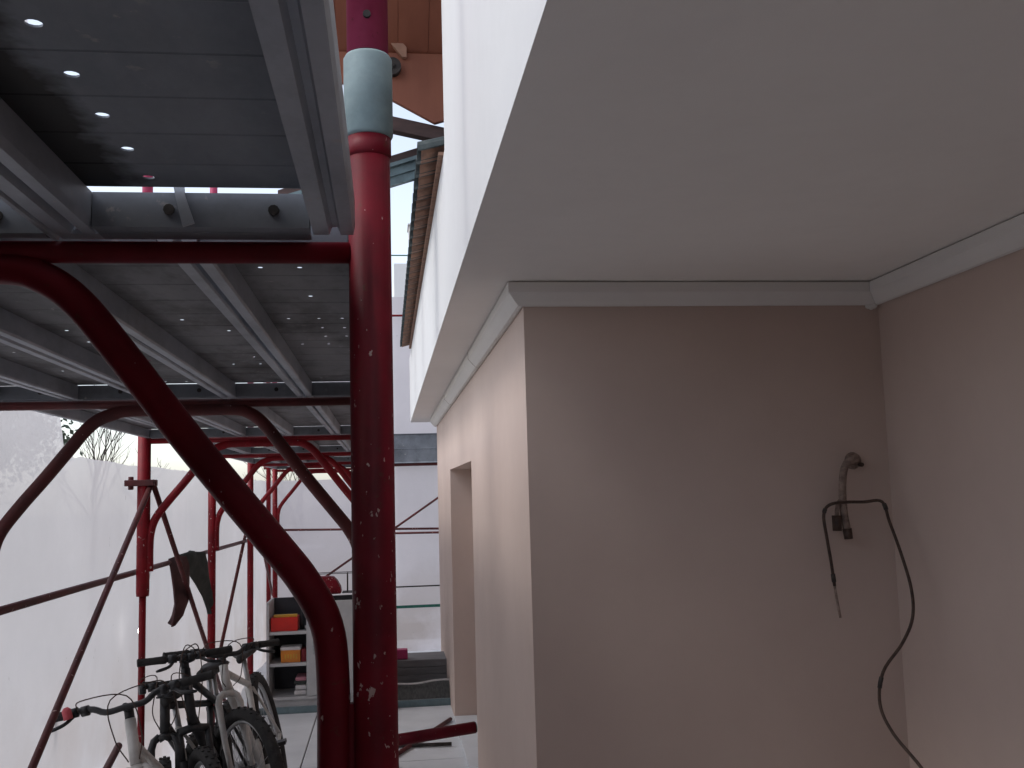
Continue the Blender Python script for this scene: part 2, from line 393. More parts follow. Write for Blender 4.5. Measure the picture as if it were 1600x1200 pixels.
# roof edge: barrel tiles along the top of the balcony parapet
eave = obj('roof_edge', MB().box((.235, 4.02, 1.41), (.62, 9.55, 1.424)), 'terracotta', house)
def tile(y, r0):
    m = MB(); n = 8; rows = []
    for t, (x, zz) in enumerate(((.150, 1.432), (.42, 1.50), (.66, 1.56))):
        rr = r0 * (1 - .06 * t)
        out = [(x, y + math.cos(math.pi * k / n) * rr, zz + math.sin(math.pi * k / n) * rr * .75) for k in range(n + 1)]
        inn = [(x, y + math.cos(math.pi * k / n) * (rr - .012), zz + math.sin(math.pi * k / n) * (rr - .012) * .75 - .002) for k in range(n, -1, -1)]
        rows.append(out + inn)
    m.sweep([0] * len(rows[0]), rows); return m
def pan(y, r0):
    m = MB(); n = 6; rows = []
    for t, (x, zz) in enumerate(((.168, 1.462), (.42, 1.53))):
        out = [(x, y + math.cos(math.pi * k / n) * r0, zz - math.sin(math.pi * k / n) * r0 * .40) for k in range(n + 1)]
        inn = [(x, y + math.cos(math.pi * k / n) * (r0 - .010), zz + .012 - math.sin(math.pi * k / n) * (r0 - .010) * .40) for k in range(n, -1, -1)]
        rows.append(out + inn)
    m.sweep([0] * len(rows[0]), rows); return m
k = 0; y = 4.10
while y < 9.5:
    o = obj('roof_tile', tile(y, .078 + random.uniform(-.003, .003)), 'shaded_tile', eave)
    o2 = obj('roof_tile', pan(y + .09, .072), 'terracotta', eave)
    o.rotation_euler.z = 0; y += .18; k += 1
m = MB()
for k in range(3):
    rr = [.004, .011, .012, .007, .002]; c = Vector((RX - .045 + .010 * k, FY - .012 - .002 * k, .664 - .004 * (k % 2)))
    m.tube([c + Vector((0, 0, q)) for q in (-.013, -.008, 0, .006, .010)], rr, 10)
obj('filler_blob', m, 'cornice', house)
# the hand-cut joints of the cornice lengths
for y in (5.2, 7.4): obj('cornice_joint', MB().sweep(prof, [[(W - d * 1.02 - .0006, y + .0015, z - .0004) for d, z in prof], [(W - d * 1.02 - .0006, y - .0015, z - .0004) for d, z in prof]]), 'old_pipe', house)
settle(house)

# ================================================================== SCAFFOLD
PX = -.015; PL = -1.10; MIDX = (PX + PL) / 2
TZ = .280                               # transom centre
FR = [-.664, 1.136, 2.936, 4.736, 6.536, 8.336, 10.136]
def arch_pts():
    full = [(.4965, -.31), (.4965, -.20), (.490, -.140), (.466, -.092), (.43, -.045), (.345, .062), (.267, .166), (.222, .222), (.185, .250), (.14, .262), (0, .262),
            (-.15, .262), (-.195, .252), (-.235, .236), (-.27, .205), (-.31, .155), (-.375, .074), (-.437, .0), (-.487, -.068), (-.508, -.125), (-.515, -.19), (-.515, -.31)]
    return [(x, 0, z) for x, z in full]
def make_frame(label, mat, collar=True, pole_cut=False):
    f = thing('scaffold_frame', label, 'scaffold frame', 'scaffold frames standing in a row along the walkway')
    hw = (PX - PL) / 2
    z0 = FL + .03
    for s_ in (1, -1):
        if s_ == -1 and pole_cut:
            p = obj('pole', MB().tube([(-hw, 0, -.42), (-hw, 0, -.40), (-hw, 0, .42)], [.027, .029, .029], 20), mat, f)
            obj('jack', MB().tube([(-hw, 0, z0), (-hw, 0, -.40)], .0155, 14), mat, f)
        else:
            p = obj('pole', MB().tube([(s_*hw, 0, z0), (s_*hw, 0, .42)], .0245, 28), mat, f)
        obj('base_plate', MB().box((s_*hw - .07, -.07, FL + .002), (s_*hw + .07, .07, FL + .03)), 'dark_metal', f, .003)
        if collar:
            obj('spigot_collar', MB().tube([(s_*hw, 0, .416), (s_*hw, 0, .420), (s_*hw, 0, .512), (s_*hw, 0, .516)], [.0262, .0285, .0285, .0262], 32), 'collar', f)
        obj('weld_collar', MB().tube([(s_*hw, 0, .392), (s_*hw, 0, .396), (s_*hw, 0, .4155)], [.0246, .0262, .0262], 28), mat, f)
    obj('gusset', MB().box((.500, -.006, -.300), (.521, .006, -.225)), 'red_arch' if mat == 'red' else mat, f)
    obj('gusset', MB().box((-.523, -.006, -.300), (-.512, .006, -.225)), 'red_arch' if mat == 'red' else mat, f)
    obj('transom', MB().tube([(-hw + .023, 0, TZ), (hw - .023, 0, TZ)], .0125, 14), 'red_arch' if mat == 'red' else mat, f)
    obj('arch_brace', MB().tube(curve(arch_pts(), 5), .0182, 20), 'red_arch' if mat == 'red' else mat, f)
    return f
names = ['dark red scaffold frame behind the lens over the near walkway',
         'nearest dark red scaffold frame with chipped pole and pale collar',
         'second scaffold frame, its brown arch spanning above the bicycles',
         'third scaffold frame, thick-topped left pole with two crossed braces clamped to it',
         'fourth scaffold frame, slim bright red left pole right of the hanging cloth',
         'fifth scaffold frame just left of the grey cabinet',
         'sixth and farthest scaffold frame rising behind the grey cabinet']
frames = []
for i, y in enumerate(FR):
    if i in (0, 1, 3): f = make_frame(names[i], 'red' if i < 3 else 'red_far', True, i == 3)
    elif i == 2: f = make_frame(names[i], 'brown_tube', True)
    elif i == 4: f = make_frame(names[i], 'red_far', True)
    else: f = copy_tree(frames[4])
    f['label'] = names[i]; f.location = (MIDX - (.018 if i == 2 else 0), y, 0); frames.append(f)

# steel deck planks ------------------------------------------------
def perforated(x0, x1, y0, y1, z, cols, dy, r, first=None, drop_=0):
    """sheet with real round holes in the given columns; transverse ribs pressed between the holes"""
    m = MB(); n = 12; c_w = r * 1.8
    edges = [x0]
    for c in cols: edges += [c - c_w, c + c_w]
    edges.append(x1)
    rows_y = []; yy = first if first is not None else y0 + dy * .6
    while yy + c_w < y1 - .004: rows_y.append(yy); yy += dy
    def quad(a, b, c, d, mat=None):
        if b - a < 1e-5 or d - c < 1e-5: return
        m.add([(a, c, z), (b, c, z), (b, d, z), (a, d, z)], [(0, 1, 2, 3)])
    cur = y0
    for yy in rows_y:
        # plain band with a pressed rib
        band0, band1 = cur, yy - c_w
        mid = (band0 + band1) / 2
        if band1 - band0 > .02:
            rw = .0022
            quad(x0, x1, band0, mid - rw); quad(x0, x1, mid + rw, band1)
            m.add([(x0, mid - rw, z), (x1, mid - rw, z), (x1, mid, z - .0008), (x0, mid, z - .0008), (x1, mid + rw, z), (x0, mid + rw, z)], [(0, 1, 2, 3), (3, 2, 4, 5)])
        else: quad(x0, x1, band0, band1)
        for k in range(0, len(edges) - 1):
            a, b = edges[k], edges[k+1]
            if k % 2 == 0: quad(a, b, yy - c_w, yy + c_w)
            elif random.random() < drop_: quad(a, b, yy - c_w, yy + c_w)
            else:
                cx = (a + b) / 2; per = []
                for t in range(n):
                    ang = 2 * math.pi * t / n + math.pi / 4; dx, dy_ = math.cos(ang), math.sin(ang); q = c_w / max(abs(dx), abs(dy_))
                    per.append((cx + dx * q, yy + dy_ * q, z))
                # pin the corners
                inn = [(cx + math.cos(2*math.pi*t/n + math.pi/4) * r, yy + math.sin(2*math.pi*t/n + math.pi/4) * r, z) for t in range(n)]
                m.add(per + inn, [(t, (t+1) % n, n + (t+1) % n, n + t) for t in range(n)])
        cur = yy + c_w
    quad(x0, x1, cur, y1)
    return m
def rail_prof(x0, x1, zb, zt):
    """C-shaped rail whose bottom flange is pressed with a groove"""
    w = x1 - x0
    if w > .03:
        return [(x0, zb + .010), (x0 + .002, zb), (x0 + w*.40, zb), (x0 + w*.47, zb + .009), (x0 + w*.60, zb + .009), (x0 + w*.67, zb), (x1 - .002, zb), (x1, zb + .010), (x1, zt), (x0, zt)]
    return [(x0, zb + .004), (x0 + .002, zb), (x1 - .002, zb), (x1, zb + .004), (x1, zt), (x0, zt)]
def make_plank(label, w, wl_, wr_, L, cols, dy, r, first=None, sheet='galv_sheet', group='perforated steel deck planks overhead'):
    """local: x from -w/2..w/2, y 0..L, z 0 at rail bottom"""
    t = thing('deck_plank', label, 'scaffold plank', group)
    a, b = -w/2, w/2; zt = .048; zs = .040
    s_ = perforated(a + .002, b - .002, .030, L - (.044 if r > .005 else .0300), zs, cols, dy, r, first, 0 if r > .005 else .55)
    so_ = obj('perforated_sheet', s_, sheet, t); md = so_.modifiers.new('thickness', 'SOLIDIFY'); md.thickness = .0018 if r > .005 else .0005; md.offset = 1
    for (x0, x1) in ((a, a + wl_), (b - wr_, b)):
        p = rail_prof(x0, x1, 0, zs - .0005)
        obj('side_rail', MB().sweep(p, [[(x, .002, z) for x, z in p], [(x, L - .002, z) for x, z in p]]), 'galv', t)
    for yy in (.006, L - .028):
        e = obj('end_plate', MB().box((a + wl_ + .001, yy, .001), (b - wr_ - .001, yy + .022, zs - .001)), 'galv_sheet', t)
        for fx in ((.22, .70) if w > .28 else (.5,)):
            hx = a + wl_ + (w - wl_ - wr_) * fx; ye = yy - .001 if yy < .1 else yy + .023; d = -1 if yy < .1 else 1
            obj('hook', MB().tube(curve([(hx, ye - d*.004, .012), (hx, ye + d*.006, .030), (hx, ye + d*.016, .034), (hx, ye + d*.026, .028)], 3), .005, 8), 'galv', t)
            obj('rivet', MB().tube([(hx + .03, yy - .002 if yy < .1 else yy - .0025, .02), (hx + .03, yy + .001, .02)], .006, 10), 'dark_metal', t)
    return t
DZB = TZ + .0135
A_X = (-.031 - .355) / 2; LB = 1.79
used_near = make_plank('wide grey deck plank directly overhead with a line of bright holes and one black side', .324, .046, .048, 1.7605, [A_X and (-.239 - A_X)], .0845, .0062, .332, 'galv_sheet_dark_side')
for dz_y in (-.664,):
    used_near.location = (A_X, -.664 + .012, DZB)
obj('bent_hook', MB().prism([(-.002, 0, .052), (.010, 0, .052), (.012, 0, .03), (.022, 0, -.0), (.010, 0, -.004), (.002, 0, .03)], (0, .004, 0)), 'galv', used_near).location = (-.03, 1.726, .004)
obj('hook_plate', MB().box((-.115, 1.7545, .0005), (.112, 1.784, .0045)), 'galv_sheet', used_near)
obj('hook_plate', MB().box((-.160, 1.7607, .0005), (-.1155, 1.784, .0045)), 'galv', used_near)
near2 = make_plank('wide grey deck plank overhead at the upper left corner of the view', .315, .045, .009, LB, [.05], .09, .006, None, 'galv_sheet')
near2.location = (-.5145, -.664 + .012, DZB)
near3 = copy_tree(near2); near3['label'] = 'wide deck plank overhead along the outer edge of the near bay'; near3.location = (-.832, -.664 + .012, DZB)
near4 = copy_tree(near3); near4.location = (-1.0, 0, 0)
for c in [near4] + [k_ for k_ in kids(near4)]:
    pass
back0 = copy_tree(near3); back0['label'] = 'added deck plank cutting light, unseen behind the lens, outer edge'; back0.location = (-.832, -2.45, DZB)  # rear bay planks, unseen, added to cut light from above
back1 = copy_tree(near3); back1['label'] = 'added deck plank cutting light, unseen behind the lens, middle'; back1.location = (-.5145, -2.45, DZB)
back2 = copy_tree(near3); back2['label'] = 'added deck plank cutting light, unseen behind the lens, beside the house'; back2.location = (A_X, -2.45, DZB)
def drop(o):
    for c in kids(o): drop(c)
    bpy.data.objects.remove(o, do_unlink=True)
drop(near4)
# bays beyond: five narrow planks each
PW = .208; EDG = [-.021 - .2155 * k for k in range(5)]
ordn = ['nearest the house', 'second from the house', 'in the middle', 'fourth from the house', 'outermost']
bayn = ['bay beyond the nearest frame', 'second bay', 'third bay', 'fourth bay', 'farthest bay']
proto = {}
for bi, y in enumerate(FR[1:-1]):
    for k in range(5):
        if k not in proto:
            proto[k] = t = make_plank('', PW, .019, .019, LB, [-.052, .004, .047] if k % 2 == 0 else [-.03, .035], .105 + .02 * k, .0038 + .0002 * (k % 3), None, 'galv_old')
        elif bi < 2 and k < 3: t = make_plank('', PW, .019, .019, LB, [-.05, .0, .055], .12 + .03 * k, .0037, None, 'galv_old')
        else: t = copy_tree(proto[k])
        t['label'] = f'narrow perforated steel plank, {ordn[k]}, in the {bayn[bi]}'
        t.location = (EDG[k] - PW/2, y + .006, DZB + random.uniform(0, .002))
# upper lift frames standing on the collars (seen only in part)
def upper(y, label, mat):
    f = thing('scaffold_frame', label, 'scaffold frame', 'scaffold frames of the upper lift')
    hw = (PX - PL) / 2
    for s_ in (1, -1):
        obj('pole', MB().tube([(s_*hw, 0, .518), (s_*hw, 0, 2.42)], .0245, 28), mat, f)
        obj('lock_pin', MB().tube([(s_*hw, -.0245, .557), (s_*hw, -.029, .557)], .0045, 10), 'dark_metal', f)
    obj('transom', MB().tube([(-hw + .023, 0, 2.28), (hw - .023, 0, 2.28)], .0125, 12), mat, f)
    f.location = (MIDX, y, 0); return f
u1 = upper(FR[1], 'crimson upper scaffold frame rising out of the pale collar', 'lit_red')
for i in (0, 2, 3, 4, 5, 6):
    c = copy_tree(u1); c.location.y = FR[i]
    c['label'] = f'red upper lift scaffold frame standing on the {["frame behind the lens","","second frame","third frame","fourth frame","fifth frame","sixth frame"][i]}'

# ledgers and braces on the outer side ------------------------------
def tube_thing(name, label, cat, pts, r, mat, group=None, clamp=None):
    t = thing(name, label, cat, group)
    obj('tube', MB().tube(pts, r, 16), mat, t)
    for c in (clamp or []):
        c = Vector(c); obj('clamp', MB().tube([c - Vector((.0, 0, .014)), c + Vector((.0, 0, .014))], r * 2.0, 12), mat, t)
        obj('clamp_bolt', MB().tube([c + Vector((-.03, 0, 0)), c + Vector((.05, 0, 0))], .006, 8), 'dark_metal', t)
    return settle(t)
GB = 'brace tubes crossing the outer side of the scaffold'
tube_thing('guard_rail', 'brown-red guard rail tube running along the outer side before the white sheet', 'scaffold tube', [(-1.150, .6, -.30), (-1.150, 4.0, -.312), (-1.150, 10.4, -.345)], .0135, 'brown_tube', 'guard rails')
tube_thing('brace_tube', 'brown brace tube slanting down to the lower left corner in front of the handlebar', 'scaffold tube', [(-1.070, 4.754, .088), (-1.070, 3.254, -.784), (-1.070, 2.3, -1.339)], .0125, 'brown_tube', GB)
tube_thing('brace_tube', 'brown brace tube slanting down behind the hanging cloth toward the bicycles', 'scaffold tube', [(-1.058, 4.72, .092), (-1.058, 6.11, -.835), (-1.058, 7.05, -1.46)], .0125, 'brown_tube', GB)
tube_thing('brace_tube', 'thin brace tube slanting down between the fourth and fifth frames', 'scaffold tube', [(-1.150, 8.75, -.02), (-1.150, 8.549, -.20), (-1.150, 6.9, -1.2)], .0125, 'brown_tube', GB)
tube_thing('brace_tube', 'thin brace tube rising to the sixth frame beside the cabinet', 'scaffold tube', [(-1.142, 8.62, .10), (-1.142, 10.3, -.95)], .0125, 'brown_tube', GB)
tube_thing('brace_tube', 'faint brown tube lying low along the dirty foot of the white sheet', 'scaffold tube', [(-1.185, 3.3, -1.42), (-1.185, 4.7, -1.06)], .016, 'brown_tube', GB)
for i, (y, zz) in enumerate(((FR[3], .09),)):
    obj('clamp', MB().box((-.62, -.04, zz - .014), (-.545 + .055, .04, zz + .014)).tube([(-.60, 0, zz - .03), (-.60, 0, zz + .03)], .012, 10), 'brown_tube', frames[3], .003)
# ties and ledgers at floor level in front of the right gap
tie = thing('tie_tube', 'short dark red tube with chipped end sticking out towards the house wall', 'scaffold tube')
obj('tube', MB().tube([(.004, 2.90, -.684), (.243, 2.936, -.668)], .0165, 20), 'red_arch', tie)
obj('end_face', MB().tube([(.2432, 2.936, -.668), (.246, 2.9365, -.6678)], .0145, 20), 'dark_metal', tie)
settle(tie)
tube_thing('foot_tube', 'thin dark tube crossing low over the paving beyond the red tie tube', 'scaffold tube', [(-.30, 7.10, FL + .017), (.42, 7.04, FL + .017)], .013, 'dark_metal')
tube_thing('foot_tube', 'dark red tube slanting low across the paving beyond the tie tube', 'scaffold tube', [(-.02, 6.70, FL + .018), (.46, 7.80, FL + .016)], .015, 'brown_tube')

# the scaffold that turns along the far end -------------------------
YE = 10.9
tube_thing('end_ledger', 'thin dark ledger crossing the far white net at chest height', 'scaffold tube', [(-1.3, YE, -.325), (1.4, YE, -.385)], .012, 'brown_tube', 'tubes of the far end scaffold')
tube_thing('end_ledger', 'lower of the two thin ledgers seen between red pole and house', 'scaffold tube', [(-.1, YE - .12, -.395), (1.4, YE - .12, -.415)], .012, 'brown_tube', 'tubes of the far end scaffold')
tube_thing('end_ledger', 'dark red ledger under the grey toe board at the far end', 'scaffold tube', [(-1.3, YE, .335), (1.4, YE, .335)], .0175, 'brown_tube', 'tubes of the far end scaffold')
tube_thing('end_ledger', 'thin red ledger crossing the upper net beyond the roof tiles', 'scaffold tube', [(-1.3, YE + .05, 1.99), (1.4, YE + .05, 1.99)], .012, 'red_far', 'tubes of the far end scaffold')
tube_thing('end_brace', 'thin brace rising rightwards across the far white net', 'scaffold tube', [(-.98, YE - .05, -1.05), (.62, YE - .05, .01), (1.2, YE - .05, .4)], .012, 'brown_tube', 'tubes of the far end scaffold')
for x in (-1.25, 1.35):
    p = MB().tube([(x, YE, FL + .045), (x, YE, 3.2)], .024, 16)
    single('end_pole', p, 'red_far', f'red end scaffold pole at the {"outer corner by the white sheets" if x < 0 else "far side hidden behind the house"}', 'scaffold tube', 'poles of the far end scaffold')
tb = thing('toe_board', 'grey steel toe board spanning the gap between red pole and house', 'toe board')
p = [(0, .357), (0, .50), (-.006, .505), (0, .51), (0, .655), (-.012, .665), (-.012, .669), (.02, .669), (.02, .357)]
obj('steel_panel', MB().sweep(p, [[(-.30, YE - .03 + a, z) for a, z in p], [(1.3, YE - .03 + a, z) for a, z in p]]), 'galv_sheet', tb)
obj('bottom_lip', MB().box((-.30, YE - .045, .350), (1.3, YE - .031, .362)), 'galv', tb)
settle(tb)
single('strap', MB().box((-.30, 10.93, -1.205), (1.3, 10.936, -1.175)), 'green_rope', 'dark green strap stretched across the far white net', 'strap')
single('strap', MB().box((-.30, 10.93, -.985), (1.3, 10.936, -.970)), 'dark_metal', 'thin grey strap stretched just above the green one', 'strap')
single('wire', MB().tube([(-.3, 12.0, 2.93), (1.5, 12.0, 2.93)], .008, 8), 'green_rope', 'thin green wire against the bright sky beside the roof tiles', 'wire')

# ================================================================== SHEETING
def sheet(name, p_fn, nu, nv, mat, label, cat, group):
    m = MB()
    for j in range(nv + 1):
        for i in range(nu + 1): m.v.append(Vector(p_fn(i / nu, j / nv)))
    for j in range(nv):
        for i in range(nu):
            a = j*(nu+1)+i; m.f.append((a, a+1, a+nu+2, a+nu+1)); m.sm.append(True)
    return single(name, m, mat, label, cat, group)
def wr(y, z, s=1.0):
    return s * (.045 * noise.noise((y * .9, z * .35, 1.7)) + .012 * noise.noise((y * 3.1, z * .8, 5.1)) + .004 * noise.noise((y * 9, z * 2, 2.2)))
GS = 'white sheets hung around the scaffold'
def side(u, v):
    y = 1.9 + (11.0 - 1.9) * u
    t = max(0, min(1, (y - 3.55) / .62)); t = t * t * (3 - 2 * t)
    top = 1.9 * (1 - t) + .195 * t + .010 * noise.noise((y * 2, 0, 0)) + .004 * noise.noise((y * 13, 0, 0))
    if 3.5 < y < 4.4: top += (.07 * noise.noise((y * 9, 0, 3)) + .05 * noise.noise((y * 21, 0, 9))) * min(1, (4.4 - y) * 4, (y - 3.5) * 8)
    z = FL + (top - FL) * v
    return (-1.285 + wr(y, z), y, z)
sheet('plastic_sheet', side, 300, 50, 'sheet', 'long white plastic sheet behind the bicycles, rising higher at the left edge', 'plastic sheet', GS)
fen = thing('light_block_fence', 'added dark board fence blocking light, out of view beside and behind the lens', 'fence')  # unseen, added to keep light off the porch wall
for k in range(44):
    y0 = -4.95 + k * .156
    obj('board', MB().box((-1.36, y0, FL - .02), (-1.338 + random.uniform(0, .004), y0 + .150, .9 + random.uniform(-.01, .01))), 'dark_timber', fen)
for z in (-1.3, .4): obj('rail', MB().box((-1.42, -4.95, z), (-1.361, 1.91, z + .07)), 'dark_timber', fen)
settle(fen)
def end_low(u, v):
    x = -1.32 + 2.9 * u; t = max(0, min(1, (x + .12) / .1))
    top = (.195 + .008 * noise.noise((x * 3, 0, 0))) * (1 - t) + .36 * t
    z = FL + .045 + (top - FL - .045) * v
    return (x, 11.02 + wr(x, z, .8), z)
sheet('plastic_sheet', end_low, 80, 40, 'sheet_end', 'pinkish white net closing the far end below the deck', 'plastic sheet', GS)
def end_up(u, v):
    x = -1.32 + 2.9 * u; z = .36 + (2.0 + .01 * noise.noise((x * 4, 0, 4)) - .36 + .1) * v
    return (x, 11.06 + wr(x, z, .8), z + (.12 if v == 1 else 0))
sheet('plastic_sheet', end_up, 80, 30, 'sheet_end', 'pinkish net of the upper lift seen between red pole and roof tiles', 'plastic sheet', GS)

# ================================================================== TIMBER AWNING over the far roof
aw = thing('timber_awning', 'orange-brown timber awning jutting above the tiled roof edge', 'awning')
Y0 = 4.6
obj('lower_board', MB().prism([(-.35, Y0, 2.12), (.66, Y0, 2.12), (.66, Y0, 1.90), (.255, Y0, 1.772), (.05, Y0, 1.885), (-.35, Y0, 2.02)], (0, .03, 0)), 'timber', aw, .004)
obj('edge_strip', MB().prism([(.02, Y0 - .03, 2.235), (.045, Y0 - .03, 2.235), (.125, Y0 - .03, 2.135), (.125, Y0 - .03, 2.085), (.105, Y0 - .03, 2.085), (.02, Y0 - .03, 2.19)], (0, .028, 0)), 'timber_edge', aw, .002)
for k in range(7):
    x0 = -.35 + k * .145
    obj('soffit_board', MB().prism([(x0, Y0 + .02, 2.1225), (x0 + .1435, Y0 + .02, 2.1225), (x0 + .1435, Y0 - .48, 2.43), (x0, Y0 - .48, 2.43)], (0, .004, .02)), 'timber', aw, .002)
obj('roof_deck', MB().prism([(-.37, Y0 + .06, 2.135), (.66, Y0 + .06, 2.135), (.66, Y0 - .47, 2.46), (-.37, Y0 - .47, 2.46)], (0, .012, .03)), 'timber', aw)
obj('front_board', MB().box((-.35, Y0 - .51, 2.40), (.66, Y0 - .485, 2.95)), 'timber', aw, .004)
obj('bolt_washer', MB().tube([(.055, Y0 - .045, 2.035), (.055, Y0 - .005, 2.035)], .042, 24).tube([(.055, Y0 - .062, 2.035), (.055, Y0 - .046, 2.035)], .014, 6), 'dark_metal', aw)
for a, b in (((-.5, 4.64, 1.90), (.62, 4.64, 1.665)), ((-.5, 4.75, 1.43), (.62, 4.75, 1.80))):
    m = MB(); va, vb = Vector(a), Vector(b); h = .035 if a[2] > 1.5 else .05
    m.prism([va + Vector((0, 0, -h)), va + Vector((0, 0, h)), vb + Vector((0, 0, h)), vb + Vector((0, 0, -h))], (0, .06, 0))
    obj('rafter', m, 'dark_timber', aw, .003)
ga, gb = Vector((-.5, 4.62, 1.335)), Vector((.62, 4.62, 1.70))
p = [(0, -.05), (.02, -.052), (.02, -.012), (.03, -.010), (.03, .03), (.05, .032), (.05, .05), (-.02, .05), (-.02, -.05)]
obj('gutter', MB().sweep(p, [[ga + Vector((0, -a, z)) for a, z in p], [gb + Vector((0, -a, z)) for a, z in p]]), 'gutter', aw)
obj('post', MB().box((.60, 4.62, 1.35), (.68, 4.72, 2.4)), 'dark_timber', aw)
settle(aw)

# ================================================================== CABINET and its contents
QC = 1.056; before = set(bpy.data.objects)     # drawn for a front at 8.0 m, enlarged to its true size at 8.45 m below
cab = thing('cabinet', 'grey metal cabinet with open shelf bay and closed right door', 'cabinet')
cx0, cx1, cxm, cf, cb, ct, cbo = -.935, -.07, -.632, 8.0, 8.38, -.795, -1.515
obj('top', MB().box((cx0 - .03, cf - .03, ct), (cx1 + .03, cb + .01, ct + .038)), 'cabinet', cab, .004)
obj('side_panel', MB().box((cx0, cf, cbo), (cx0 + .02, cb, ct - .001)), 'cabinet', cab, .002)
obj('side_panel', MB().box((cx1 - .02, cf, cbo), (cx1, cb, ct - .001)), 'cabinet', cab, .002)
obj('divider', MB().box((cxm, cf + .005, cbo), (cxm + .018, cb - .02, ct - .001)), 'cabinet', cab)
obj('back_panel', MB().box((cx0 + .021, cb - .018, cbo), (cx1 - .021, cb, ct - .001)), 'cabinet_dark', cab)
obj('plinth', MB().box((cx0 + .01, cf + .02, (FL + .0435) / QC), (cx1 - .01, cb - .01, cbo - .022)), 'cabinet', cab, .003)
obj('bottom', MB().box((cx0 - .005, cf - .005, cbo - .021), (cx1 + .005, cb, cbo - .001)), 'cabinet', cab, .002)
for z in (-1.035, -1.275):
    obj('shelf', MB().box((cx0 + .021, cf + .01, z - .012), (cxm - .001, cb - .02, z + .012)), 'cabinet', cab, .002)
dr = obj('door', MB().box((cxm + .019, cf - .012, cbo + .003), (cx1 - .021, cf + .008, ct - .004)), 'cabinet', cab, .003)
obj('handle', MB().box((cxm + .05, cf - .03, -1.20), (cxm + .062, cf - .013, -1.10)), 'alloy', dr, .002)
obj('sticker', MB().box((-.53, cf - .0145, -.99), (-.49, cf - .0125, -.90)), 'pink_cloth', dr)
obj('door', MB().box((-.022, -.26, cbo + .003), (-.004, 0, ct - .004), None), 'cabinet', cab, .003, 'open left door standing outward')
kids(cab)[-1].location = (cx0, cf, 0)
settle(cab)
single('card_box', MB().box((-.905, 8.03, -1.022), (-.70, 8.20, -.918)).box((-.775, 8.026, -.985), (-.735, 8.0295, -.970)), 'red_plastic', 'bright red box on the upper cabinet shelf', 'box', None, .003)
single('folding_rule', MB().box((-.885, 8.05, -.9175), (-.705, 8.085, -.897)), 'yellow', 'thin yellow bar lying on the bright red box', 'ruler', None, .002)
ob = thing('card_box', 'orange box with white lid on the middle cabinet shelf', 'box')
obj('carton', MB().box((-.83, 8.04, -1.262), (-.682, 8.18, -1.170)), 'orange_card', ob, .003)
obj('lid', MB().box((-.833, 8.036, -1.169), (-.679, 8.184, -1.145)), 'paper', ob, .004)
m = MB()
for k in range(5): m.box((-.800 + k*.021, 8.0375, -1.237 + (k % 2)*.006), (-.790 + k*.021, 8.0395, -1.200))
obj('print', m, 'yellow', ob); settle(ob)
single('card_box', MB().box((-.676, 8.05, -1.262), (-.640, 8.17, -1.165)), 'maroon', 'narrow maroon box beside the orange box on the middle shelf', 'box', None, .003)
for k, (z, mm, l) in enumerate(((-1.513, 'paper', 'grey folded cloth at the bottom of the pile in the cabinet'), (-1.473, 'paper', 'second folded cloth up in the pile in the cabinet'), (-1.433, 'rag', 'dark folded cloth in the middle of the cabinet pile'), (-1.405, 'pink_cloth', 'pink folded cloth on top of the cabinet pile'))):
    single('folded_cloth', MB().box((-.73 + .01*(k % 2), 8.04, z), (-.637, 8.24, z + (.036 if k < 2 else .027))), mm, l, 'cloth', 'folded cloths in the cabinet', .009)
single('dark_bottle', MB().tube([(-.672, 8.12, -1.022), (-.672, 8.12, -.93), (-.672, 8.12, -.90), (-.672, 8.12, -.86)], [.02, .02, .008, .008], 14), 'black', 'small dark bottle right of the bright red box', 'bottle')
# on top of the cabinet
bag = MB(); zt = ct + .0385
bag.sweep([0]*8, [[(-.655 + .145 + a * s_, 8.15 + b * s_ * .9, zt + h) for a, b in ((-.145, -.09), (-.05, -.11), (.05, -.11), (.145, -.09), (.145, .09), (.05, .11), (-.05, .11), (-.145, .09))] for h, s_ in ((0.0, 1), (.05, .96), (.10, .78), (.128, .60), (.135, .42))])
single('canvas_bag', bag, 'red', 'dark red bag slumped on top of the grey cabinet', 'bag', None, .01)
wrk = thing('wire_rack', 'thin wire rack standing on the cabinet top behind the red bag', 'rack')
for y_ in (8.12, 8.26):
    obj('wire', MB().tube([(-.78, y_, zt + .155), (-.12, y_, zt + .155)], .003, 6), 'dark_metal', wrk)
    for x_ in (-.32, -.27): obj('upright', MB().tube([(x_, y_, zt + .004), (x_, y_, zt + .155)], .0035, 6), 'dark_metal', wrk)
obj('wire', MB().tube([(-.12, 8.12, zt + .155), (-.12, 8.26, zt + .155)], .003, 6), 'dark_metal', wrk)
obj('foot', MB().box((-.36, 8.11, zt + .0005), (-.22, 8.27, zt + .006)), 'dark_metal', wrk)
obj('hook', MB().tube(curve([(-.78, 8.12, zt + .155), (-.80, 8.12, zt + .16), (-.80, 8.12, zt + .12)], 4), .006, 6), 'dark_metal', wrk)
settle(wrk)

for o in [o for o in bpy.data.objects if o not in before and o.parent is None]:
    o.location = o.location * QC; o.scale = (QC, QC, QC)
